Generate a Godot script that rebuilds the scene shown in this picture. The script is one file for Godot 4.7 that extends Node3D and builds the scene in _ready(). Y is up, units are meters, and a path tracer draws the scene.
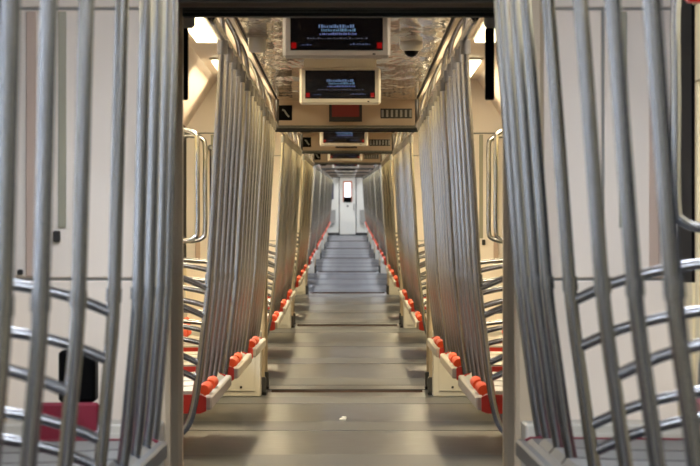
extends Node3D
# Open-gangway metro train seen through a long lens: nine cars on a gently sagging track.
# World: y up, camera looks along -z. Every car is built in its own axes (origin on the floor at its middle, +z towards the camera).

const L := 16.5            # pitch of the cars
const HALF := 7.7          # half of the length between the end walls of a car
const W := 1.17            # half of the inner width
const PX := [0.0, -0.0125, 0.0, 0.0, 0.0, 0.0, 0.0, 0.0, 0.0, 0.0]   # sideways shift of the joints
const PY := [0.48, 0.19, 0.0, 0.0, 0.0, 0.03, 0.055, 0.08, 0.105, 0.15]   # floor height at the car joints
const ORD := ["nearest", "second", "third", "fourth", "fifth", "sixth", "seventh", "eighth", "ninth", "tenth", "eleventh", "twelfth", "thirteenth", "fourteenth", "fifteenth"]
const CAR := ["own car before the near gangway", "first car past the gangway", "second car past the gangway", "third car past the gangway", "fourth car past the gangway", "fifth car past the gangway", "sixth car past the gangway", "seventh car past the gangway", "last car by the end door"]
const SIDE := ["left", "right"]

var M := {}
var T: Array[Transform3D] = []
var taken := {}
var meshes := {}
var rng := RandomNumberGenerator.new()

# ------------------------------------------------------------------ set-up: camera, surroundings, lights
func setup() -> void:
	var cam := Camera3D.new()
	cam.name = "camera"
	add_child(cam)
	var att := CameraAttributesPhysical.new()
	att.frustum_focal_length = 12.0 / (233.0 / 4337.0)
	att.frustum_near = 0.1
	att.frustum_far = 400.0
	att.frustum_focus_distance = 27.0
	att.exposure_aperture = att.frustum_focal_length / 15.0
	att.exposure_multiplier = 1.0
	cam.attributes = att
	cam.position = Vector3(0.006, 1.447, 0)
	cam.rotation = Vector3(-atan(36.0 / 4337.0), -atan(2.2 / 4337.0), 0)
	cam.current = true
	var env := Environment.new()
	env.background_mode = Environment.BG_COLOR
	env.background_color = Color(0.012, 0.013, 0.016)
	env.tonemap_mode = Environment.TONE_MAPPER_LINEAR
	env.tonemap_exposure = 3.0
	env.sdfgi_enabled = true
	env.ssao_enabled = true
	env.ssil_enabled = true
	var we := WorldEnvironment.new()
	we.name = "surroundings"
	we.environment = env
	add_child(we)

func lamp_color(k: int, s: int) -> Color:
	if k == 0 or k >= 4:
		return Color(0.93, 0.96, 1.0)
	if k == 1 and s == 0:
		return Color(1.0, 0.95, 0.89)
	return Color(1.0, 0.925, 0.75)

func lamp_energy(k: int, s: int) -> float:
	if k == 1 and s == 0:
		return 0.8
	if k == 0:
		return 1.2
	if k >= 4:
		return 1.9
	return 1.75

# ------------------------------------------------------------------ materials
func mat(c: Color, rough := 0.6, metal := 0.0) -> StandardMaterial3D:
	var m := StandardMaterial3D.new()
	m.albedo_color = c
	m.roughness = rough
	m.metallic = metal
	return m

func noise_tex(freq: float, lo: Color, hi: Color, seed_: int, as_normal := false, bump := 2.0) -> NoiseTexture2D:
	var n := FastNoiseLite.new()
	n.seed = seed_
	n.frequency = freq
	n.fractal_octaves = 4
	var t := NoiseTexture2D.new()
	t.width = 512
	t.height = 512
	t.seamless = true
	t.noise = n
	t.as_normal_map = as_normal
	t.bump_strength = bump
	if not as_normal:
		var g := Gradient.new()
		g.set_color(0, lo)
		g.set_color(1, hi)
		t.color_ramp = g
	return t

func tri(m: StandardMaterial3D, scale: float) -> void:
	m.uv1_triplanar = true
	m.uv1_scale = Vector3.ONE * scale

func materials() -> void:
	M.steel = mat(Color(0.62, 0.63, 0.65), 0.24, 0.95)
	M.steel_dark = mat(Color(0.50, 0.50, 0.50), 0.4, 0.8)
	M.floor = mat(Color(0.38, 0.40, 0.45), 0.31)
	M.floor.metallic_specular = 0.34
	M.floor.albedo_texture = noise_tex(0.012, Color(0.62, 0.61, 0.60), Color(0.86, 0.85, 0.84), 3)
	tri(M.floor, 0.7)
	M.plate = mat(Color(0.42, 0.40, 0.38), 0.45, 0.6)
	M.rib = mat(Color(0.36, 0.27, 0.23), 0.6, 0.3)
	M.cream = mat(Color(0.90, 0.83, 0.66), 0.35)
	M.panel = mat(Color(0.91, 0.87, 0.83), 0.4)
	M.tan = mat(Color(0.76, 0.67, 0.61), 0.4)
	M.olive = mat(Color(0.60, 0.59, 0.52), 0.25)
	M.mat = mat(Color(0.31, 0.32, 0.34), 0.38)  # darker grey of the floor bands at the doors
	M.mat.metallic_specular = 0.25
	M.white = mat(Color(0.82, 0.82, 0.80), 0.4)
	M.bulkhead = mat(Color(0.66, 0.58, 0.50), 0.4)
	M.ceil = mat(Color(0.64, 0.58, 0.53), 0.08)
	M.ceil.normal_enabled = true
	M.ceil.normal_texture = noise_tex(0.011, Color.BLACK, Color.WHITE, 9, true, 3.0)
	M.ceil.normal_scale = 0.5
	tri(M.ceil, 0.5)
	M.ceil.uv1_scale = Vector3(0.5, 0.5, 0.07)
	M.cove = mat(Color(0.86, 0.80, 0.76), 0.4)
	M.groove = mat(Color(0.06, 0.055, 0.05), 0.7)
	M.pillar = mat(Color(0.72, 0.66, 0.57), 0.42)
	M.foot = mat(Color(0.27, 0.27, 0.27), 0.5)
	M.rubber = mat(Color(0.045, 0.045, 0.045), 0.6)
	M.header = mat(Color(0.40, 0.39, 0.36), 0.4, 0.5)
	M.bellows = mat(Color(0.24, 0.24, 0.24), 0.8)
	M.orange = mat(Color(0.84, 0.26, 0.03), 0.6)
	M.red = mat(Color(0.74, 0.15, 0.07), 0.45)
	M.magenta = mat(Color(0.45, 0.02, 0.15), 0.5)
	M.beige = mat(Color(0.66, 0.64, 0.60), 0.5)
	M.cabinet = mat(Color(0.72, 0.71, 0.68), 0.45)
	M.black = mat(Color(0.03, 0.03, 0.035), 0.5)
	M.black.metallic_specular = 0.12
	M.dark = mat(Color(0.12, 0.115, 0.11), 0.5)
	M.glass = mat(Color(0.02, 0.02, 0.025, 0.2), 0.03)
	M.glass.transparency = BaseMaterial3D.TRANSPARENCY_ALPHA
	M.signal_red = mat(Color(0.78, 0.06, 0.07), 0.35)
	M.sign_red = mat(Color(0.45, 0.09, 0.08), 0.5)
	M.grey = mat(Color(0.55, 0.55, 0.54), 0.5)
	M.paper = mat(Color(0.93, 0.93, 0.91), 0.8)
	M.tile = mat(Color(0.85, 0.86, 0.88), 0.35)
	M.concrete = mat(Color(0.55, 0.55, 0.55), 0.8)
	M.frame_orange = mat(Color(0.72, 0.42, 0.28), 0.5)
	M.cabwin = mat(Color(0.9, 0.92, 0.95), 0.4)
	M.cabwin.emission_enabled = true
	M.cabwin.emission = Color(0.95, 0.97, 1.0)
	M.cabwin.emission_energy_multiplier = 0.9
	for k in 3:
		var c: Color = [Color(0.93, 0.96, 1.0), Color(1.0, 0.93, 0.84), Color(1.0, 0.94, 0.77)][k]
		var e := mat(Color(0.95, 0.95, 0.95), 0.5)
		e.emission_enabled = true
		e.emission = c
		e.emission_energy_multiplier = 2.2
		M["lamp%d" % k] = e
	M.screen = screen_mat()

func screen_mat() -> StandardMaterial3D:
	var im := Image.create(192, 72, false, Image.FORMAT_RGB8)
	im.fill(Color(0.012, 0.013, 0.02))
	rng.seed = 77
	# lines of small illegible lettering, bluish white, as on the real display
	var rows := [[22, 30, 58, 132, Color(0.50, 0.60, 0.78)], [30, 37, 64, 136, Color(0.50, 0.66, 0.80)], [38, 44, 60, 138, Color(0.52, 0.56, 0.80)], [48, 52, 34, 158, Color(0.46, 0.46, 0.52)], [61, 65, 20, 42, Color(0.40, 0.44, 0.60)], [59, 64, 124, 168, Color(0.42, 0.46, 0.60)]]
	for r in rows:
		var x: int = r[2]
		while x < r[3]:
			var w := rng.randi_range(2, 4)
			var h := rng.randi_range(0, 2)
			im.fill_rect(Rect2i(x, r[0] + h, w, r[1] - r[0] - h - 1), r[4])
			x += w + rng.randi_range(1, 2)
	im.fill_rect(Rect2i(0, 58, 11, 12), Color(0.70, 0.05, 0.05))
	im.fill_rect(Rect2i(181, 58, 11, 12), Color(0.70, 0.05, 0.05))
	var t := ImageTexture.create_from_image(im)
	var m := mat(Color(0.01, 0.01, 0.012), 0.2)
	m.emission_enabled = true
	m.emission = Color.BLACK
	m.emission_texture = t
	m.emission_energy_multiplier = 0.17
	return m

# ------------------------------------------------------------------ mesh helpers
func st() -> SurfaceTool:
	var s := SurfaceTool.new()
	s.begin(Mesh.PRIMITIVE_TRIANGLES)
	return s

func quad(s: SurfaceTool, a: Vector3, b: Vector3, c: Vector3, d: Vector3) -> void:
	for v in [a, b, c, a, c, d]:
		s.add_vertex(v)

# chamfered box between two corners
func bx(s: SurfaceTool, lo: Vector3, hi: Vector3, ch := 0.004) -> void:
	var c := (lo + hi) / 2
	var h := (hi - lo) / 2
	ch = minf(ch, 0.4 * minf(h.x, minf(h.y, h.z)))
	s.set_smooth_group(-1)
	var faces := [[Vector3.RIGHT, Vector3.UP, Vector3.BACK], [Vector3.UP, Vector3.BACK, Vector3.RIGHT], [Vector3.BACK, Vector3.RIGHT, Vector3.UP]]
	for f in faces:
		for sg: float in [1.0, -1.0]:
			var n: Vector3 = f[0] * sg
			var u: Vector3 = f[1]
			var v: Vector3 = f[2] * sg
			var hn: float = absf(h.dot(f[0]))
			var hu: float = absf(h.dot(u)) - ch
			var hv: float = absf(h.dot(f[2])) - ch
			var o := c + n * hn
			quad(s, o - u * hu - v * hv, o - u * hu + v * hv, o + u * hu + v * hv, o + u * hu - v * hv)
	if ch < 0.0008:
		return
	for a in 3:                                     # the twelve bevels
		var ax: Vector3 = [Vector3.RIGHT, Vector3.UP, Vector3.BACK][a]
		var u: Vector3 = [Vector3.UP, Vector3.BACK, Vector3.RIGHT][a]
		var v: Vector3 = [Vector3.BACK, Vector3.RIGHT, Vector3.UP][a]
		var ha: float = h.dot(ax) - ch
		for su: float in [1.0, -1.0]:
			for sv: float in [1.0, -1.0]:
				var p := c + u * su * h.dot(u) + v * sv * (h.dot(v) - ch)
				var q := c + u * su * (h.dot(u) - ch) + v * sv * h.dot(v)
				if su * sv > 0:
					quad(s, p - ax * ha, q - ax * ha, q + ax * ha, p + ax * ha)
				else:
					quad(s, q - ax * ha, p - ax * ha, p + ax * ha, q + ax * ha)
	for sx: float in [1.0, -1.0]:
		for sy: float in [1.0, -1.0]:
			for sz: float in [1.0, -1.0]:
				var g := Vector3(sx, sy, sz)
				var p := c + Vector3(sx * h.x, sy * (h.y - ch), sz * (h.z - ch))
				var q := c + Vector3(sx * (h.x - ch), sy * h.y, sz * (h.z - ch))
				var r := c + Vector3(sx * (h.x - ch), sy * (h.y - ch), sz * h.z)
				for w in ([p, r, q] if g.x * g.y * g.z > 0 else [p, q, r]):
					s.add_vertex(w)

func box(lo: Vector3, hi: Vector3, ch := 0.004) -> Mesh:
	var key := "b%s%s%s" % [lo, hi, ch]
	if not meshes.has(key):
		var s := st()
		bx(s, lo, hi, ch)
		s.generate_normals()
		meshes[key] = s.commit()
	return meshes[key]

# box given by an x range on one side of the car (side -1 left, 1 right)
func sbox(sd: float, x0: float, x1: float, y0: float, y1: float, z0: float, z1: float, ch := 0.004) -> Mesh:
	return box(Vector3(minf(sd * x0, sd * x1), y0, minf(z0, z1)), Vector3(maxf(sd * x0, sd * x1), y1, maxf(z0, z1)), ch)

func smooth_path(pts: Array, n: int) -> PackedVector3Array:
	var out := PackedVector3Array()
	for i in pts.size() - 1:
		var p0: Vector3 = pts[maxi(i - 1, 0)]
		var p1: Vector3 = pts[i]
		var p2: Vector3 = pts[i + 1]
		var p3: Vector3 = pts[mini(i + 2, pts.size() - 1)]
		for j in n:
			out.append(p1.cubic_interpolate(p2, p0, p3, float(j) / n))
	out.append(pts[-1])
	return out

# round tube along a path, with closed ends
func tb(s: SurfaceTool, p: PackedVector3Array, r: float, sides := 12) -> void:
	var rings := []
	var ref := Vector3(0.13, 0.31, 0.94).normalized()
	var d0 := (p[1] - p[0]).normalized()
	if absf(d0.dot(ref)) > 0.9:
		ref = Vector3.RIGHT
	var u := d0.cross(ref).normalized()
	for i in p.size():
		var d := (p[mini(i + 1, p.size() - 1)] - p[maxi(i - 1, 0)]).normalized()
		u = (u - d * u.dot(d)).normalized()
		var v := d.cross(u)
		var ring := []
		for k in sides:
			var a := TAU * k / sides
			ring.append(p[i] + (u * cos(a) + v * sin(a)) * r)
		rings.append(ring)
	s.set_smooth_group(1)
	for i in p.size() - 1:
		for k in sides:
			var k2 := (k + 1) % sides
			quad(s, rings[i][k], rings[i + 1][k], rings[i + 1][k2], rings[i][k2])
	s.set_smooth_group(-1)
	for k in sides:
		var k2 := (k + 1) % sides
		for w in [p[0], rings[0][k], rings[0][k2], p[-1], rings[-1][k2], rings[-1][k]]:
			s.add_vertex(w)

func tube(key: String, pts: Array, r: float, n := 4, sides := 12) -> Mesh:
	if not meshes.has(key):
		var s := st()
		tb(s, smooth_path(pts, n) if n > 0 else PackedVector3Array(pts), r, sides)
		s.generate_normals()
		meshes[key] = s.commit()
	return meshes[key]

# profile (x outward, y) extruded along z; sd mirrors it
func extrude(key: String, sd: float, prof: Array, z0: float, z1: float, smooth := false) -> Mesh:
	if not meshes.has(key):
		var s := st()
		var n := prof.size()
		var poly := PackedVector2Array()
		for q in prof:
			poly.append(Vector2(q.x * sd, q.y))
		var area := 0.0
		for i in n:
			area += poly[i].cross(poly[(i + 1) % n])
		if area < 0:
			poly.reverse()
		s.set_smooth_group(2 if smooth else -1)
		for i in n:
			var a := poly[i]
			var b := poly[(i + 1) % n]
			quad(s, Vector3(a.x, a.y, z1), Vector3(a.x, a.y, z0), Vector3(b.x, b.y, z0), Vector3(b.x, b.y, z1))
		s.set_smooth_group(-1)
		var ix := Geometry2D.triangulate_polygon(poly)
		for i in range(0, ix.size(), 3):
			var a := poly[ix[i]]
			var b := poly[ix[i + 1]]
			var c := poly[ix[i + 2]]
			if (b - a).cross(c - a) < 0:
				var t := b
				b = c
				c = t
			for w in [Vector3(a.x, a.y, z1), Vector3(c.x, c.y, z1), Vector3(b.x, b.y, z1), Vector3(a.x, a.y, z0), Vector3(b.x, b.y, z0), Vector3(c.x, c.y, z0)]:
				s.add_vertex(w)
		s.generate_normals()
		meshes[key] = s.commit()
	return meshes[key]

# lathe about the y axis from a list of (radius, y)
func lathe(key: String, prof: Array, sides := 20) -> Mesh:
	if not meshes.has(key):
		var s := st()
		s.set_smooth_group(1)
		for i in prof.size() - 1:
			for k in sides:
				var a := TAU * k / sides
				var b := TAU * (k + 1) / sides
				var p: Vector2 = prof[i]
				var q: Vector2 = prof[i + 1]
				quad(s, Vector3(p.x * cos(a), p.y, p.x * sin(a)), Vector3(q.x * cos(a), q.y, q.x * sin(a)), Vector3(q.x * cos(b), q.y, q.x * sin(b)), Vector3(p.x * cos(b), p.y, p.x * sin(b)))
		s.generate_normals()
		meshes[key] = s.commit()
	return meshes[key]

# ------------------------------------------------------------------ scene helpers
func numbered(n: String) -> String:
	if not taken.has(n):
		taken[n] = 0
		return n
	taken[n] += 1
	return "%s_%03d" % [n, taken[n]]

func thing(called: String, k: int, at: Vector3, label: String, category: String, group := "", kind := "") -> Node3D:
	var o := Node3D.new()
	o.name = numbered(called)
	add_child(o)
	o.transform = T[k] * Transform3D(Basis(), at)
	o.set_meta("label", label)
	o.set_meta("category", category)
	if group:
		o.set_meta("group", group)
	if kind:
		o.set_meta("kind", kind)
	return o

func part(called: String, m: Mesh, material: Material, parent: Node3D, at := Vector3.ZERO, label := "") -> MeshInstance3D:
	var o := MeshInstance3D.new()
	o.name = called
	o.mesh = m
	o.material_override = material
	parent.add_child(o, true)
	o.position = at
	if label:
		o.set_meta("label", label)
	return o

# ------------------------------------------------------------------ the shell of a car
const DOORS := [6.45, 2.15, -2.15, -6.45]
const DW := 0.625

func side_wall(k: int, sd: float) -> void:
	var nm: String = SIDE[0 if sd < 0 else 1]
	var key := "sidewall%s" % sd
	if not meshes.has(key):
		var s := st()
		var spans := [[HALF, 7.075, false], [5.825, 2.775, true], [1.525, -1.525, true], [-2.775, -5.825, true], [-7.075, -HALF, false]]
		for a in spans:
			var z1: float = a[0]
			var z0: float = a[1]
			var g := func(y0: float, y1: float, q0: float, q1: float): bx(s, Vector3(minf(sd * W, sd * (W + 0.06)), y0, q0), Vector3(maxf(sd * W, sd * (W + 0.06)), y1, q1), 0.003)
			if a[2]:
				g.call(-0.05, 0.95, z0, z1)
				g.call(1.72, 2.0, z0, z1)
				g.call(0.95, 1.72, z0, z0 + 0.3)
				g.call(0.95, 1.72, z1 - 0.3, z1)
			else:
				g.call(-0.05, 0.95, z0, z1)
				g.call(1.98, 2.0, z0, z1)
		for d: float in DOORS:
			bx(s, Vector3(minf(sd * W, sd * (W + 0.06)), 1.88, d - DW), Vector3(maxf(sd * W, sd * (W + 0.06)), 2.0, d + DW), 0.003)
		s.generate_normals()
		meshes[key] = s.commit()
	var o := thing("wall_" + nm, k, Vector3.ZERO, "cream side wall on the %s of the %s" % [nm, CAR[k]], "wall", "", "structure")
	part("wall_panel", meshes[key], M.cream, o)
	for e: float in [1.0, -1.0]:
		part("black_glass_panel", sbox(sd, W, W + 0.05, 0.95, 1.98, e * 7.085, e * (HALF - 0.01)), M.black, o)
	for zc: float in [4.3, 0.0, -4.3]:
		part("window_frame", sbox(sd, W - 0.012, W, 0.92, 0.95, zc - 1.25, zc + 1.25), M.rubber, o)
		part("window_pane", sbox(sd, W + 0.025, W + 0.033, 0.95, 1.72, zc - 1.225, zc + 1.225, 0.0), M.glass, o)
	for i in 4:
		var d: float = DOORS[i]
		var dn := thing("door_%d" % (taken.get("doors", 0) + 1), k, Vector3(sd * (W + 0.03), 0, d), "double sliding door, %s on the %s of the %s" % [ORD[i], nm, CAR[k]], "door", "", "structure")
		taken["doors"] = taken.get("doors", 0) + 1
		for h: float in [1.0, -1.0]:
			var lk := "leaf%s" % h
			if not meshes.has(lk):
				var s := st()
				var za := minf(h * 0.012, h * DW)
				var zb := maxf(h * 0.012, h * DW)
				bx(s, Vector3(-0.02, -0.03, za), Vector3(0.02, 0.85, zb))
				bx(s, Vector3(-0.02, 1.62, za), Vector3(0.02, 1.88, zb))
				bx(s, Vector3(-0.02, 0.85, za), Vector3(0.02, 1.62, za + 0.1))
				bx(s, Vector3(-0.02, 0.85, zb - 0.1), Vector3(0.02, 1.62, zb))
				s.generate_normals()
				meshes[lk] = s.commit()
			var lf := part("door_leaf", meshes[lk], M.cream, dn)
			part("pane", box(Vector3(-0.006, 0.85, minf(h * 0.1, h * 0.54)), Vector3(0.006, 1.62, maxf(h * 0.1, h * 0.54)), 0.0), M.glass, lf)
		part("rubber_edge", box(Vector3(-0.025, -0.03, -0.012), Vector3(0.025, 1.88, 0.012)), M.rubber, dn)

func end_wall(k: int, e: float) -> void:
	# e = 1: the end nearer to the camera, -1: the far end. Two panels beside the passage and the bulkhead above it.
	var z0 := e * HALF
	var z1 := e * (HALF + 0.06)
	var nm := "back" if e > 0 else "front"
	var o := thing("wall_" + nm, k, Vector3.ZERO, "cream end wall around the gangway opening, %s end of the %s" % ["near" if e > 0 else "far", CAR[k]], "wall", "", "structure")
	for sd: float in [-1.0, 1.0]:
		part("lower_panel", sbox(sd, 0.66, W + 0.06, -0.02, 0.955, z0, z1), M.panel, o)
		part("upper_panel", sbox(sd, 0.68, 0.905, 0.965, 1.90, z0, z1), M.panel, o)
		part("upper_panel", sbox(sd, 0.915, W + 0.06, 0.965, 1.90, z0, z1), M.panel, o)
		part("top_panel", sbox(sd, 0.66, W + 0.06, 1.91, 2.4, z0, z1), M.panel, o)
		part("joint_backing", sbox(sd, 0.67, W + 0.05, 0.9, 1.95, z0 + e * 0.012, z1), M.grey, o)
		part("edge_strip", sbox(sd, 1.07, 1.105, 0.97, 1.895, z0 - e * 0.012, z0), M.tan, o)
		part("glass_strip", sbox(sd, 0.965, 0.993, 1.14, 1.895, z0 - e * 0.008, z0), M.olive, o)
		part("knob", sbox(sd, 1.115, 1.135, 0.975, 0.995, z0 - e * 0.02, z0), M.dark, o)
		part("latch", sbox(sd, 0.985, 1.01, 1.09, 1.13, z0 - e * 0.02, z0), M.dark, o)
	part("bulkhead", sbox(1, -0.66, 0.66, 1.960 if e < 0 else 1.970, 2.4, z0, z1), M.bulkhead, o)

func ceiling(k: int) -> void:
	var o := thing("ceiling", k, Vector3.ZERO, "glossy beige ceiling with side coves in the %s" % CAR[k], "ceiling", "", "structure")
	var n := 6
	for i in n:
		var a := -HALF + 2 * HALF * i / n
		var b := -HALF + 2 * HALF * (i + 1) / n
		part("ceiling_panel", box(Vector3(-0.5, 2.145, a + 0.004), Vector3(0.5, 2.18, b - 0.004)), M.ceil, o)
	for sd: float in [-1.0, 1.0]:
		part("groove", sbox(sd, 0.49, 0.53, 2.16, 2.2, -HALF, HALF, 0.0), M.groove, o)
		part("cove", extrude("cove%s" % sd, sd, [Vector2(0.52, 2.145), Vector2(0.70, 2.30), Vector2(0.95, 2.30), Vector2(W, 1.95), Vector2(W + 0.06, 1.95), Vector2(W + 0.06, 2.36), Vector2(0.52, 2.36)], -HALF, HALF), M.cove, o)
	part("roof", box(Vector3(-W - 0.06, 2.36, -HALF - 0.06), Vector3(W + 0.06, 2.42, HALF + 0.06)), M.dark, o)

func portal(k: int, e: float) -> void:
	# frame of the passage on one end of car k
	var z := e * (HALF - 0.02)
	var o := thing("trim_%d" % (taken.get("trims", 0) + 1), k, Vector3(0, 0, z), "gangway portal with tan pillars and dark header, %s end of the %s" % ["near" if e > 0 else "far", CAR[k]], "portal", "", "structure")
	taken["trims"] = taken.get("trims", 0) + 1
	for sd: float in [-1.0, 1.0]:
		part("pillar", extrude("pillar%s" % sd, sd, [Vector2(0.60, -0.06), Vector2(0.615, -0.075), Vector2(0.685, -0.075), Vector2(0.70, -0.06), Vector2(0.70, 0.05), Vector2(0.60, 0.05)], 0.13, 2.0), M.pillar, o).rotation.x = -PI / 2
		part("pillar_foot", sbox(sd, 0.59, 0.705, 0.02, 0.13, -0.08, 0.085, 0.008), M.foot, o)
		part("foot_base", sbox(sd, 0.588, 0.707, 0.0, 0.02, -0.082, 0.087), M.rubber, o)
	var hb := 1.928 if e < 0 else 1.938
	part("header", box(Vector3(-0.60, hb + 0.014, -0.05), Vector3(0.60, hb + 0.022, 0.06)), M.header, o)
	part("header_rail", box(Vector3(-0.60, hb + 0.025, -0.05), Vector3(0.60, hb + 0.032, 0.065)), M.header, o)
	part("header_core", box(Vector3(-0.60, hb + 0.005, -0.05), Vector3(0.60, hb + 0.034, 0.045)), M.rubber, o)
	part("header_seal", box(Vector3(-0.60, hb, -0.05), Vector3(0.60, hb + 0.014, 0.05)), M.rubber, o)

func gangway(k: int) -> void:
	# joins the far end of car k to the next one; drawn in the axes of car k
	var zc := -L / 2
	var g := 0.5
	var o := thing("floor", k, Vector3(0, 0, zc), "metal gangway plate with ridged joint strip, far end of the %s" % CAR[k], "floor", "", "structure")
	part("bridge_plate", box(Vector3(-0.70, -0.06, -g), Vector3(0.70, 0.0, g)), M.floor, o)
	part("joint_strip", box(Vector3(-0.56, -0.01, -0.06), Vector3(0.56, 0.012, 0.06)), M.rib, o)
	for i in 3:
		part("rib", box(Vector3(-0.56, 0.01, -0.05 + i * 0.04), Vector3(0.56, 0.018, -0.03 + i * 0.04)), M.rubber, o)
	for sd: float in [-1.0, 1.0]:
		var w := thing("wall_" + SIDE[0 if sd < 0 else 1], k, Vector3(0, 0, zc), "grey pleated gangway wall, %s, far end of the %s" % [SIDE[0 if sd < 0 else 1], CAR[k]], "wall", "", "structure")
		var prof := []
		for i in 11:
			prof.append(Vector2(0.65 + (0.04 if i % 2 else 0.0), -g + 0.1 * i))
		prof.append(Vector2(0.74, g))
		prof.append(Vector2(0.74, -g))
		part("pleats", extrude("pleats%s" % sd, sd, prof, -0.02, 2.1), M.bellows, w).rotation.x = -PI / 2
	var c := thing("ceiling", k, Vector3(0, 0, zc), "dark gangway roof at the far end of the %s" % CAR[k], "ceiling", "", "structure")
	part("roof_panel", box(Vector3(-0.74, 2.02, -g), Vector3(0.74, 2.1, g)), M.bellows, c)

func shell(k: int) -> void:
	var f := thing("floor", k, Vector3.ZERO, "grey glossy floor of the %s" % CAR[k], "floor", "", "structure")
	part("floor_sheet", box(Vector3(-W - 0.06, -0.06, -HALF - 0.06), Vector3(W + 0.06, 0.0, HALF + 0.06), 0.0), M.floor, f)
	for d: float in DOORS:  # a slightly darker band across the floor at each pair of doors
		part("floor_band", box(Vector3(-W, -0.002, d - 0.66), Vector3(W, 0.002, d + 0.66), 0.001), M.mat, f, Vector3.ZERO, "darker floor band between the doors")
	ceiling(k)
	for sd: float in [-1.0, 1.0]:
		side_wall(k, sd)
	if k > 0:
		end_wall(k, 1)
		portal(k, 1)
	if k < 8:
		end_wall(k, -1)
		portal(k, -1)
		gangway(k)

# ------------------------------------------------------------------ lamps
func lamps(k: int) -> void:
	var zs := [5.4, 0.0, -5.4]
	for i in 3:
		for sd: float in [-1.0, 1.0]:
			var c := lamp_color(k, i)
			var o := thing("ceiling_light", k, Vector3(sd * 0.81, 2.285, zs[i]), "%s ceiling light strip on the %s of the %s" % [["near", "middle", "far"][i], SIDE[0 if sd < 0 else 1], CAR[k]], "light", "ceiling light strips of the " + CAR[k])
			part("frame", box(Vector3(-0.075, 0.0, -1.33), Vector3(0.075, 0.015, 1.33)), M.white, o)
			part("diffuser", box(Vector3(-0.06, -0.02, -1.3), Vector3(0.06, 0.001, 1.3), 0.008), M["lamp%d" % (0 if (k == 0 or k >= 4) else 1 if (k == 1 and i == 0) else 2)], o)
			var a := AreaLight3D.new()
			a.name = "light"
			o.add_child(a)
			a.position = Vector3(0, -0.026, 0)
			a.rotation.x = -PI / 2
			a.area_size = Vector2(0.12, 2.6)
			a.light_color = c
			a.light_energy = lamp_energy(k, i)
			a.set("area_range", 12.0)
			a.shadow_enabled = true

# ------------------------------------------------------------------ furniture
const POLE := [Vector2(0.505, 1.937), Vector2(0.512, 1.75), Vector2(0.530, 1.45), Vector2(0.548, 1.13), Vector2(0.562, 0.9), Vector2(0.585, 0.7), Vector2(0.602, 0.56), Vector2(0.622, 0.43), Vector2(0.648, 0.34), Vector2(0.69, 0.295), Vector2(0.75, 0.285)]

func pole(k: int, sd: float, z: float, tubes: bool, full: bool, bar: bool, label: String) -> void:
	# a pole at the end of a bench curls under it and carries the cross tubes; one between two seats stands on the bench
	var o := thing("grab_pole" if not tubes else "seat_end_rail", k, Vector3(0, 0, z), label, "pole", "curved steel poles of the " + CAR[k])
	var pts := []
	if k == 0:                       # the nearest poles stand a little askew
		var lean := Basis(Vector3.BACK, 0.031 if sd < 0 else 0.018)
		o.transform = T[k] * Transform3D(lean, Vector3(-0.003 if sd < 0 else 0.004, 1.1, z) - lean * Vector3(0, 1.1, 0))
	for q: Vector2 in POLE:
		if tubes or q.y > 0.5:
			pts.append(Vector3(sd * q.x, q.y, 0))
	if not tubes:
		pts.append(Vector3(sd * 0.618, 0.456, 0))
	part("post", tube("pole%s%s" % [sd, tubes], pts, 0.0165, 3, 14), M.steel, o)
	part("collar", tube("pole_collar%s" % sd, [Vector3(sd * 0.5585, 0.962, 0), Vector3(sd * 0.5605, 0.927, 0)], 0.0195, 0, 14), M.steel, o)
	part("top_clamp", tube("pole_clamp%s" % sd, [Vector3(sd * 0.505, 1.938, 0), Vector3(sd * 0.507, 1.88, 0)], 0.023, 0, 14), M.steel_dark, o)
	if tubes:
		for i in ([0, 1, 2, 3] if full else [1] if bar else []):
			var h: float = [0.90, 0.785, 0.59, 0.525][i] if full else 0.745
			var x0: float = [0.562, 0.575, 0.599, 0.607][i] if full else 0.58
			var q := []
			for j in 7:
				var x := x0 + (W - x0) * j / 6.0
				q.append(Vector3(sd * x, h + 0.11 * (1.0 - exp(-(x - x0) / 0.2)), 0))
			part("cross_tube", tube("cross%s%d%s" % [sd, i, full], q, 0.014, 2, 10), M.steel, o)

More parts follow.
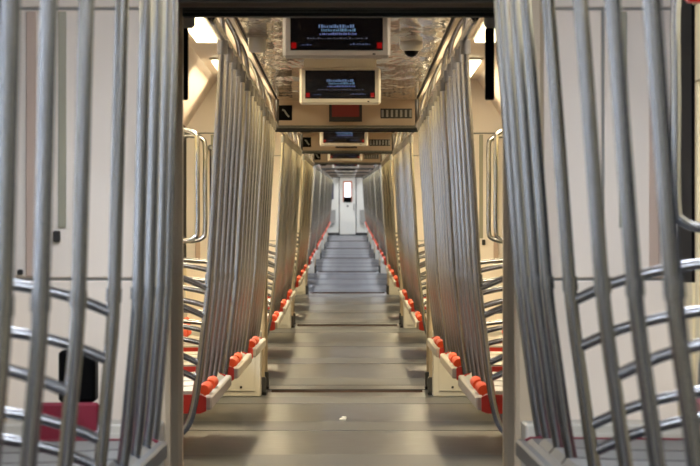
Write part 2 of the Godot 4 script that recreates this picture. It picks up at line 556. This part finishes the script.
func bench(k: int, sd: float, i: int, zc: float, seats: Array) -> void:
	var o := thing("seat_bench", k, Vector3(0, 0, zc), ("%s orange seat bench on the %s of the %s" if k else "%s dark magenta seat bench on the %s of the %s") % [["near", "middle", "far"][i], SIDE[0 if sd < 0 else 1], CAR[k]], "bench", "seat benches of the " + CAR[k])
	part("base_shell", extrude("bench_base%s" % sd, sd, [Vector2(0.60, 0.385), Vector2(1.1, 0.385), Vector2(1.1, 0.45), Vector2(0.60, 0.455), Vector2(0.585, 0.445), Vector2(0.585, 0.4)], -1.5, 1.5), M.grey if k else M.foot, o)
	for e: float in [1.0, -1.0]:
		part("end_cap", extrude("bench_cap%s%s" % [sd, e], sd, [Vector2(0.60, 0.38), Vector2(1.1, 0.38), Vector2(1.1, 0.455), Vector2(0.60, 0.46), Vector2(0.575, 0.45), Vector2(0.575, 0.39)], minf(e * 1.5, e * 1.525), maxf(e * 1.5, e * 1.525)), M.red if k else M.magenta, o, Vector3.ZERO, "red end cap" if k else "magenta end cap")
	part("front_trim", sbox(sd, 0.552, 0.586, 0.395, 0.452, -1.5, 1.5, 0.012), M.beige if k else M.foot, o)
	part("support_beam", sbox(sd, 0.73, 0.80, 0.265, 0.386, -1.5, 1.5), M.dark, o)
	part("wall_bracket", sbox(sd, 0.80, W, 0.27, 0.385, -0.05, 0.05), M.dark, o)
	for z: float in seats:
		var key := "seat_pan%s" % sd
		var pan := part("seat", extrude(key, sd, [Vector2(0.60, 0.45), Vector2(0.62, 0.474), Vector2(0.80, 0.466), Vector2(1.02, 0.462), Vector2(1.06, 0.475), Vector2(1.08, 0.45)], -0.32, 0.32), M.beige if k else M.foot, o, Vector3(0, 0, z))
		if k > 0 and z > 0:
			part("front_cushion", tube("bump%s" % sd, [Vector3(sd * 0.592, 0.468, -0.17), Vector3(sd * 0.587, 0.475, -0.12), Vector3(sd * 0.585, 0.478, 0), Vector3(sd * 0.587, 0.475, 0.12), Vector3(sd * 0.592, 0.468, 0.17)], 0.026, 3, 10), M.orange, pan)
		var br := part("backrest", extrude("backrest%s" % sd, sd, [Vector2(1.09, 0.60), Vector2(1.085, 0.455), Vector2(W, 0.455), Vector2(W, 0.90), Vector2(1.145, 0.915), Vector2(1.12, 0.89), Vector2(1.095, 0.7)], -0.315, 0.315), M.beige if k else M.foot, o, Vector3(0, 0, z))
		part("back_cushion", extrude("backpad%s" % sd, sd, [Vector2(1.06, 0.49), Vector2(1.07, 0.475), Vector2(1.09, 0.475), Vector2(1.095, 0.60), Vector2(1.075, 0.59)], -0.29, 0.29), M.orange if k else M.magenta, br)

func overhead_rail(k: int, sd: float) -> void:
	var o := thing("overhead_handrail", k, Vector3.ZERO, "long steel overhead handrail on the %s of the %s" % [SIDE[0 if sd < 0 else 1], CAR[k]], "handrail", "overhead handrails")
	var pts := [Vector3(sd * 0.505, 2.14, 7.3), Vector3(sd * 0.505, 2.02, 7.27), Vector3(sd * 0.505, 1.965, 7.18), Vector3(sd * 0.505, 1.955, 7.05), Vector3(sd * 0.505, 1.955, 3.5), Vector3(sd * 0.505, 1.955, 0), Vector3(sd * 0.505, 1.955, -3.5), Vector3(sd * 0.505, 1.955, -7.05), Vector3(sd * 0.505, 1.965, -7.18), Vector3(sd * 0.505, 2.02, -7.27), Vector3(sd * 0.505, 2.14, -7.3)]
	part("rail", tube("ohrail%s" % sd, pts, 0.0165, 3, 14), M.steel, o)
	for z: float in [5.7, 2.9, 1.4, -1.4, -2.9, -5.7]:
		part("bracket", tube("ohbr%s" % sd, [Vector3(sd * 0.505, 1.955, 0), Vector3(sd * 0.515, 2.05, 0), Vector3(sd * 0.535, 2.11, 0), Vector3(sd * 0.575, 2.185, 0)], 0.012, 3, 10), M.steel, o, Vector3(0, 0, z))

func door_handle(k: int, sd: float, z: float, label: String) -> void:
	var o := thing("door_grab_bar", k, Vector3(0, 0, z), label, "grab bar", "looped grab bars beside the doors")
	var q := [Vector3(sd * W, 1.87, 0), Vector3(sd * 1.1, 1.872, 0), Vector3(sd * 1.035, 1.85, 0), Vector3(sd * 1.015, 1.79, 0), Vector3(sd * 1.015, 1.5, 0), Vector3(sd * 1.015, 1.2, 0), Vector3(sd * 1.035, 1.14, 0), Vector3(sd * 1.1, 1.118, 0), Vector3(sd * W, 1.12, 0)]
	part("loop", tube("dhandle%s" % sd, q, 0.0165, 4, 12), M.steel, o)
	for y: float in [1.87, 1.12]:
		part("mount", tube("dmount%s%s" % [sd, y], [Vector3(sd * W, y, 0), Vector3(sd * (W - 0.012), y, 0)], 0.032, 0, 14), M.steel_dark, o)

func end_grab_bar(k: int, sd: float) -> void:
	var o := thing("wall_grab_bar", k, Vector3(-0.985 if sd < 0 else 0.895, 0, -HALF + 0.06), "slim upright grab bar on the far end wall, %s, %s" % [SIDE[0 if sd < 0 else 1], CAR[k]], "grab bar", "upright grab bars on end walls")
	part("bar", tube("egb", [Vector3(0, 1.10, 0), Vector3(0, 1.80, 0)], 0.014, 0, 12), M.steel, o)
	for y: float in [1.10, 1.80]:
		part("mount", box(Vector3(-0.025, y - 0.02, -0.06), Vector3(0.025, y + 0.02, 0.016), 0.008), M.steel_dark, o)

func end_cabinet(k: int, sd: float) -> void:
	var mag := k == 0 and sd < 0
	var z := -7.3
	var o := thing("end_cabinet", k, Vector3(0, 0, z), ("magenta box with black top recess against the left end wall" if mag else "low white cabinet by the %s end wall, %s" % [SIDE[0 if sd < 0 else 1], CAR[k]]), "cabinet", "low cabinets by the end walls")
	var top := 0.47
	part("body", sbox(sd, 0.62, W, 0.0, top, -0.39, 0.06, 0.006), M.cabinet, o)
	part("front_panel", sbox(sd, 0.66, W - 0.02, 0.04, top - 0.03, 0.06, 0.07, 0.004), M.cabinet, o)
	part("bolt", box(Vector3(sd * 0.76 - 0.008, 0.06, 0.07), Vector3(sd * 0.76 + 0.008, 0.076, 0.075)), M.dark, o)
	part("bolt", box(Vector3(sd * 0.76 - 0.008, 0.38, 0.07), Vector3(sd * 0.76 + 0.008, 0.396, 0.075)), M.dark, o)
	if mag:
		part("magenta_face", sbox(sd, 0.82, 1.03, 0.1, 0.545, 0.07, 0.12, 0.01), M.magenta, o, Vector3.ZERO, "magenta front pad")
		part("black_pad", sbox(sd, 0.835, 0.96, 0.545, 0.72, -0.1, 0.09, 0.01), M.black, o, Vector3.ZERO, "black upper pad")

func display(k: int, z: float, label: String) -> void:
	var o := thing("display_screen", k, Vector3(-0.03, 1.865 if k == 1 else 1.92, z), label, "screen", "hanging passenger displays")
	part("bezel", box(Vector3(-0.225, 0, -0.06), Vector3(0.225, 0.205, 0.0), 0.012), M.beige, o)
	part("hanger", box(Vector3(-0.2, 0.2, -0.05), Vector3(0.2, 0.282 if k == 1 else 0.227, -0.01)), M.beige, o)
	var key := "screen_face"
	if not meshes.has(key):
		var s := st()
		var p := [Vector3(-0.19, 0.035, 0.004), Vector3(-0.19, 0.185, 0.004), Vector3(0.19, 0.185, 0.004), Vector3(0.19, 0.035, 0.004)]
		var uv := [Vector2(0, 1), Vector2(0, 0), Vector2(1, 0), Vector2(1, 1)]
		for i in [0, 1, 2, 0, 2, 3]:
			s.set_uv(uv[i])
			s.set_normal(Vector3.BACK)
			s.add_vertex(p[i])
		meshes[key] = s.commit()
	part("panel", box(Vector3(-0.193, 0.032, -0.01), Vector3(0.193, 0.188, 0.003), 0.001), M.black, o)
	part("screen_picture", meshes[key], M.screen, o)
	part("sensor", box(Vector3(0.15, 0.012, 0), Vector3(0.162, 0.02, 0.003), 0.001), M.dark, o)

func bulkhead_fittings(k: int) -> void:
	var z := -HALF
	var o := thing("emblem_sign", k, Vector3(-0.45, 2.055, z), "small square black sign on the far bulkhead of the %s" % CAR[k], "sign", "square bulkhead signs")
	part("plate", box(Vector3(-0.05, -0.055, 0), Vector3(0.05, 0.055, 0.012)), M.black, o)
	part("emblem", tube("emblem", [Vector3(-0.022, 0.022, 0.013), Vector3(-0.005, 0.015, 0.013), Vector3(0.01, -0.01, 0.013), Vector3(0.028, -0.03, 0.013)], 0.007, 3, 8), M.grey, o)
	if k < 3:
		o = thing("red_notice", k, Vector3(-0.01, 2.055, z), "dark red notice plate above the gangway of the %s" % CAR[k], "sign", "red bulkhead notices")
		part("plate", box(Vector3(-0.12, -0.065, 0), Vector3(0.12, 0.065, 0.01)), M.dark, o)
		part("red_face", box(Vector3(-0.1, -0.03, 0.01), Vector3(0.1, 0.06, 0.014)), M.sign_red, o)
	o = thing("air_vent", k, Vector3(0.36, 2.05, z), "slotted dark vent on the far bulkhead of the %s" % CAR[k], "vent", "bulkhead vents")
	part("recess", box(Vector3(-0.115, -0.036, 0), Vector3(0.115, 0.036, 0.004)), M.dark, o)
	for i in 7:
		part("slat", box(Vector3(-0.108 + i * 0.034, -0.026, 0.004), Vector3(-0.092 + i * 0.034, 0.026, 0.012)), M.grey, o)

func end_of_train() -> void:
	var k := 8
	var z := -HALF
	var o := thing("wall_front", k, Vector3(0, 0, z), "white end wall of the train at the far end of the aisle", "wall", "", "structure")
	for sd: float in [-1.0, 1.0]:
		part("side_panel", sbox(sd, 0.30, W + 0.06, 0.0, 2.42, -0.06, 0.0), M.white, o)
		part("kick_strip", sbox(sd, 0.30, W, 0.0, 0.09, 0.0, 0.012), M.dark, o)
	part("top_panel", box(Vector3(-0.30, 1.98, -0.06), Vector3(0.30, 2.42, 0)), M.white, o)
	part("backing", box(Vector3(-0.32, 0, -0.1), Vector3(0.32, 2.0, -0.07)), M.dark, o)
	var d := thing("door_%d" % (taken.get("doors", 0) + 1), k, Vector3(0, 0, z), "white cab door with narrow window at the end of the aisle", "door", "", "structure")
	part("leaf", box(Vector3(-0.272, 0.03, -0.055), Vector3(0.272, 1.965, -0.01)), M.white, d)
	var wf := part("window_surround", box(Vector3(-0.155, 1.13, -0.01), Vector3(0.155, 1.84, 0.01)), M.frame_orange, d)
	part("window_pane", box(Vector3(-0.105, 1.3, 0.01), Vector3(0.105, 1.78, 0.014)), M.cabwin, wf)
	part("window_sill", box(Vector3(-0.13, 1.12, 0.005), Vector3(0.13, 1.3, 0.02)), M.black, wf)
	part("lock", box(Vector3(-0.03, 0.96, -0.01), Vector3(0.03, 1.02, 0.02)), M.dark, d)
	part("handle", box(Vector3(0.2, 0.85, -0.01), Vector3(0.235, 1.08, 0.04)), M.grey, d)
	for sd: float in [-1.0, 1.0]:
		o = thing("folding_seat", k, Vector3(sd * 0.56, 0, z), "grey folded seat pad on the end wall, %s of the cab door" % SIDE[0 if sd < 0 else 1], "seat", "folded seats on the end wall")
		part("pad", extrude("foldpad%s" % sd, sd, [Vector2(-0.15, 0.86), Vector2(0.16, 0.86), Vector2(0.16, 0.36), Vector2(-0.09, 0.36), Vector2(-0.14, 0.45)], 0.02, 0.09), M.grey, o)
		part("hinge", sbox(sd, -0.08, 0.14, 0.4, 0.44, 0.0, 0.02), M.dark, o)
	o = thing("notice_frame", k, Vector3(-0.54, 1.5, z), "narrow dark blue framed notice left of the cab door", "notice")
	part("frame", box(Vector3(-0.07, -0.28, 0), Vector3(0.07, 0.28, 0.02)), M.dark, o)
	part("sheet", box(Vector3(-0.05, -0.26, 0.02), Vector3(0.05, 0.26, 0.024)), mat(Color(0.14, 0.17, 0.33), 0.5), o)

func platform() -> void:
	# lit station platform on the left of the nearest cars: what the poles mirror
	var t := Transform3D()
	var o := Node3D.new()
	o.name = "floor_platform"
	add_child(o)
	o.set_meta("label", "concrete station platform outside the left doors")
	o.set_meta("category", "platform")
	o.set_meta("kind", "structure")
	part("slab", box(Vector3(-5.2, -0.3, -46), Vector3(-1.36, -0.06, 6)), M.concrete, o)
	var w := Node3D.new()
	w.name = "wall_platform"
	add_child(w)
	w.set_meta("label", "white tiled wall at the back of the station platform")
	w.set_meta("category", "wall")
	w.set_meta("kind", "structure")
	part("wall_face", box(Vector3(-5.4, -0.3, -46), Vector3(-5.2, 3.6, 6)), M.tile, w)
	var r := Node3D.new()
	r.name = "ceiling_platform"
	add_child(r)
	r.set_meta("label", "white ceiling over the station platform")
	r.set_meta("category", "ceiling")
	r.set_meta("kind", "structure")
	part("slab", box(Vector3(-5.4, 3.6, -46), Vector3(-1.5, 3.75, 6)), M.tile, r)
	for i in 5:
		var z := 1.0 - 10.0 * i
		var q := Node3D.new()
		q.name = numbered("platform_light")
		add_child(q)
		q.position = Vector3(-3.2, 3.52, z)
		q.set_meta("label", "long platform ceiling light outside the left doors, %s in the row" % ORD[i])
		q.set_meta("category", "light")
		q.set_meta("group", "platform lights")
		part("housing", box(Vector3(-0.15, 0, -3.05), Vector3(0.15, 0.05, 3.05)), M.white, q)
		part("diffuser", box(Vector3(-0.12, -0.02, -3.0), Vector3(0.12, 0.005, 3.0)), M.lamp0, q)
		var a := AreaLight3D.new()
		a.name = "light"
		q.add_child(a)
		a.position = Vector3(0, -0.03, 0)
		a.rotation.x = -PI / 2
		a.area_size = Vector2(0.24, 6.0)
		a.light_color = Color(0.93, 0.96, 1.0)
		a.light_energy = 25.0
		a.shadow_enabled = true

func _ready() -> void:
	setup()
	rng.seed = 5
	materials()
	for k in 9:
		var za := -(k - 0.05) * L
		var zb := -(k + 0.95) * L
		var a := Vector3(PX[k], PY[k], za)
		var b := Vector3(PX[k + 1], PY[k + 1], zb)
		T.append(Transform3D(Basis(Vector3.UP, atan2(a.x - b.x, L)) * Basis(Vector3.RIGHT, -atan2(a.y - b.y, L)), (a + b) / 2))
	for k in 9:
		shell(k)
		lamps(k)
	end_of_train()
	platform()
	# near car: benches and poles where the photograph shows them (distances from the camera)
	var posts := [[7.14, 8.03, 9.17, 10.59, 11.8, 12.5, 13.2, 13.71], [7.34, 8.34, 9.39, 10.74, 11.95, 12.65, 13.35, 13.86]]
	var middle := [[7.6, 12.15], [7.83, 12.3]]
	for s in 2:
		var sd: float = [-1.0, 1.0][s]
		for i in 8:
			pole(0, sd, 7.425 - posts[s][i], i in [2, 3, 7], i == 3, i == 2, "large blurred steel pole of the foreground, %s on the %s" % [ORD[i], SIDE[s]])
		bench(0, sd, 1, 7.425 - middle[s][0], [0.87, 0.0, -0.87])
		bench(0, sd, 2, 7.425 - middle[s][1], [0.7, 0.0, -0.7])
	for k in range(1, 9):
		for s in 2:
			var sd: float = [-1.0, 1.0][s]
			for b in 3:
				var zc: float = [4.3, 0.0, -4.3][b]
				bench(k, sd, b, zc, [1.14, 0.38, -0.38, -1.14])
				for j in 5:
					pole(k, sd, zc + [1.56, 0.76, 0.0, -0.76, -1.56][j], j == 0 or j == 4, j == 0, j == 4, "curved steel pole, %s on the %s of the %s" % [ORD[b * 5 + j], SIDE[s], CAR[k]])
	for k in 9:
		for s in 2:
			var sd: float = [-1.0, 1.0][s]
			overhead_rail(k, sd)
			if k < 8:
				end_cabinet(k, sd)
	for s in 2:
		var sd: float = [-1.0, 1.0][s]
		door_handle(0, sd, -5.75, "looped steel grab bar by the foreground door, %s edge of the picture" % SIDE[s])
		door_handle(1, sd, -5.55, "looped steel grab bar before the last %s door of the first car" % SIDE[s])
		door_handle(1, sd, -7.1, "looped steel grab bar after the last %s door of the first car" % SIDE[s])
		end_grab_bar(1, sd)
	for k in 8:
		bulkhead_fittings(k)
		if k > 0:
			display(k, -0.05, "black hanging display with bluish text in the middle of the %s" % CAR[k])
	display(1, 5.85, "nearest hanging display with red corner marks, under the dark header")
	details()

func details() -> void:
	var o := thing("emergency_handle", 0, Vector3(W, 1.85, -5.98), "bright red emergency handle at the right edge of the picture", "handle")
	part("housing", box(Vector3(-0.11, -0.03, -0.06), Vector3(-0.04, 0.05, 0.06), 0.012), M.signal_red, o)
	part("stem", box(Vector3(-0.05, -0.015, -0.03), Vector3(0, 0.03, 0.03)), M.dark, o)
	o = thing("ceiling_speaker", 1, Vector3(-0.445, 2.145, 2.0), "white round fixture hanging from the left of the near ceiling", "fixture")
	part("body", lathe("spk", [Vector2(0, 0.0), Vector2(0.045, 0.0), Vector2(0.045, -0.075), Vector2(0.036, -0.085), Vector2(0, -0.085)]), M.white, o)
	part("flange", lathe("spkf", [Vector2(0, 0.0), Vector2(0.055, 0.0), Vector2(0.055, -0.01), Vector2(0.0, -0.01)]), M.beige, o)
	o = thing("dome_camera", 1, Vector3(0.345, 2.145, 1.3), "white dome camera with dark lens on the right ceiling", "camera")
	part("ring", lathe("domering", [Vector2(0, 0.0), Vector2(0.06, 0.0), Vector2(0.06, -0.03), Vector2(0.045, -0.045), Vector2(0, -0.045)]), M.white, o)
	part("lens_dome", lathe("dome", [Vector2(0.038, -0.04), Vector2(0.035, -0.058), Vector2(0.022, -0.072), Vector2(0, -0.078)]), M.black, o)
	for sd: float in [-1.0, 1.0]:
		var x0: float = -0.618 if sd < 0 else 0.535
		o = thing("seal_strip", 1, Vector3(x0, 1.63, HALF - 0.1), "upright black strip at the top of the near gangway, %s" % SIDE[0 if sd < 0 else 1], "seal", "black gangway strips")
		part("strip", box(Vector3(0, 0, -0.02), Vector3(0.035, 0.27, 0.02)), M.black, o)
		part("clip", box(Vector3(-0.004, 0.27, -0.025), Vector3(0.06, 0.33, 0.025), 0.02), M.beige, o)
	o = thing("paper_scrap", 1, Vector3(-0.02, 0.0, -3.0), "tiny white paper scrap on the aisle floor", "litter")
	part("scrap", box(Vector3(-0.022, 0.0, -0.02), Vector3(0.018, 0.012, 0.03), 0.005), M.paper, o)
	part("fold", box(Vector3(-0.008, 0.008, -0.012), Vector3(0.022, 0.024, 0.012), 0.005), M.paper, o)
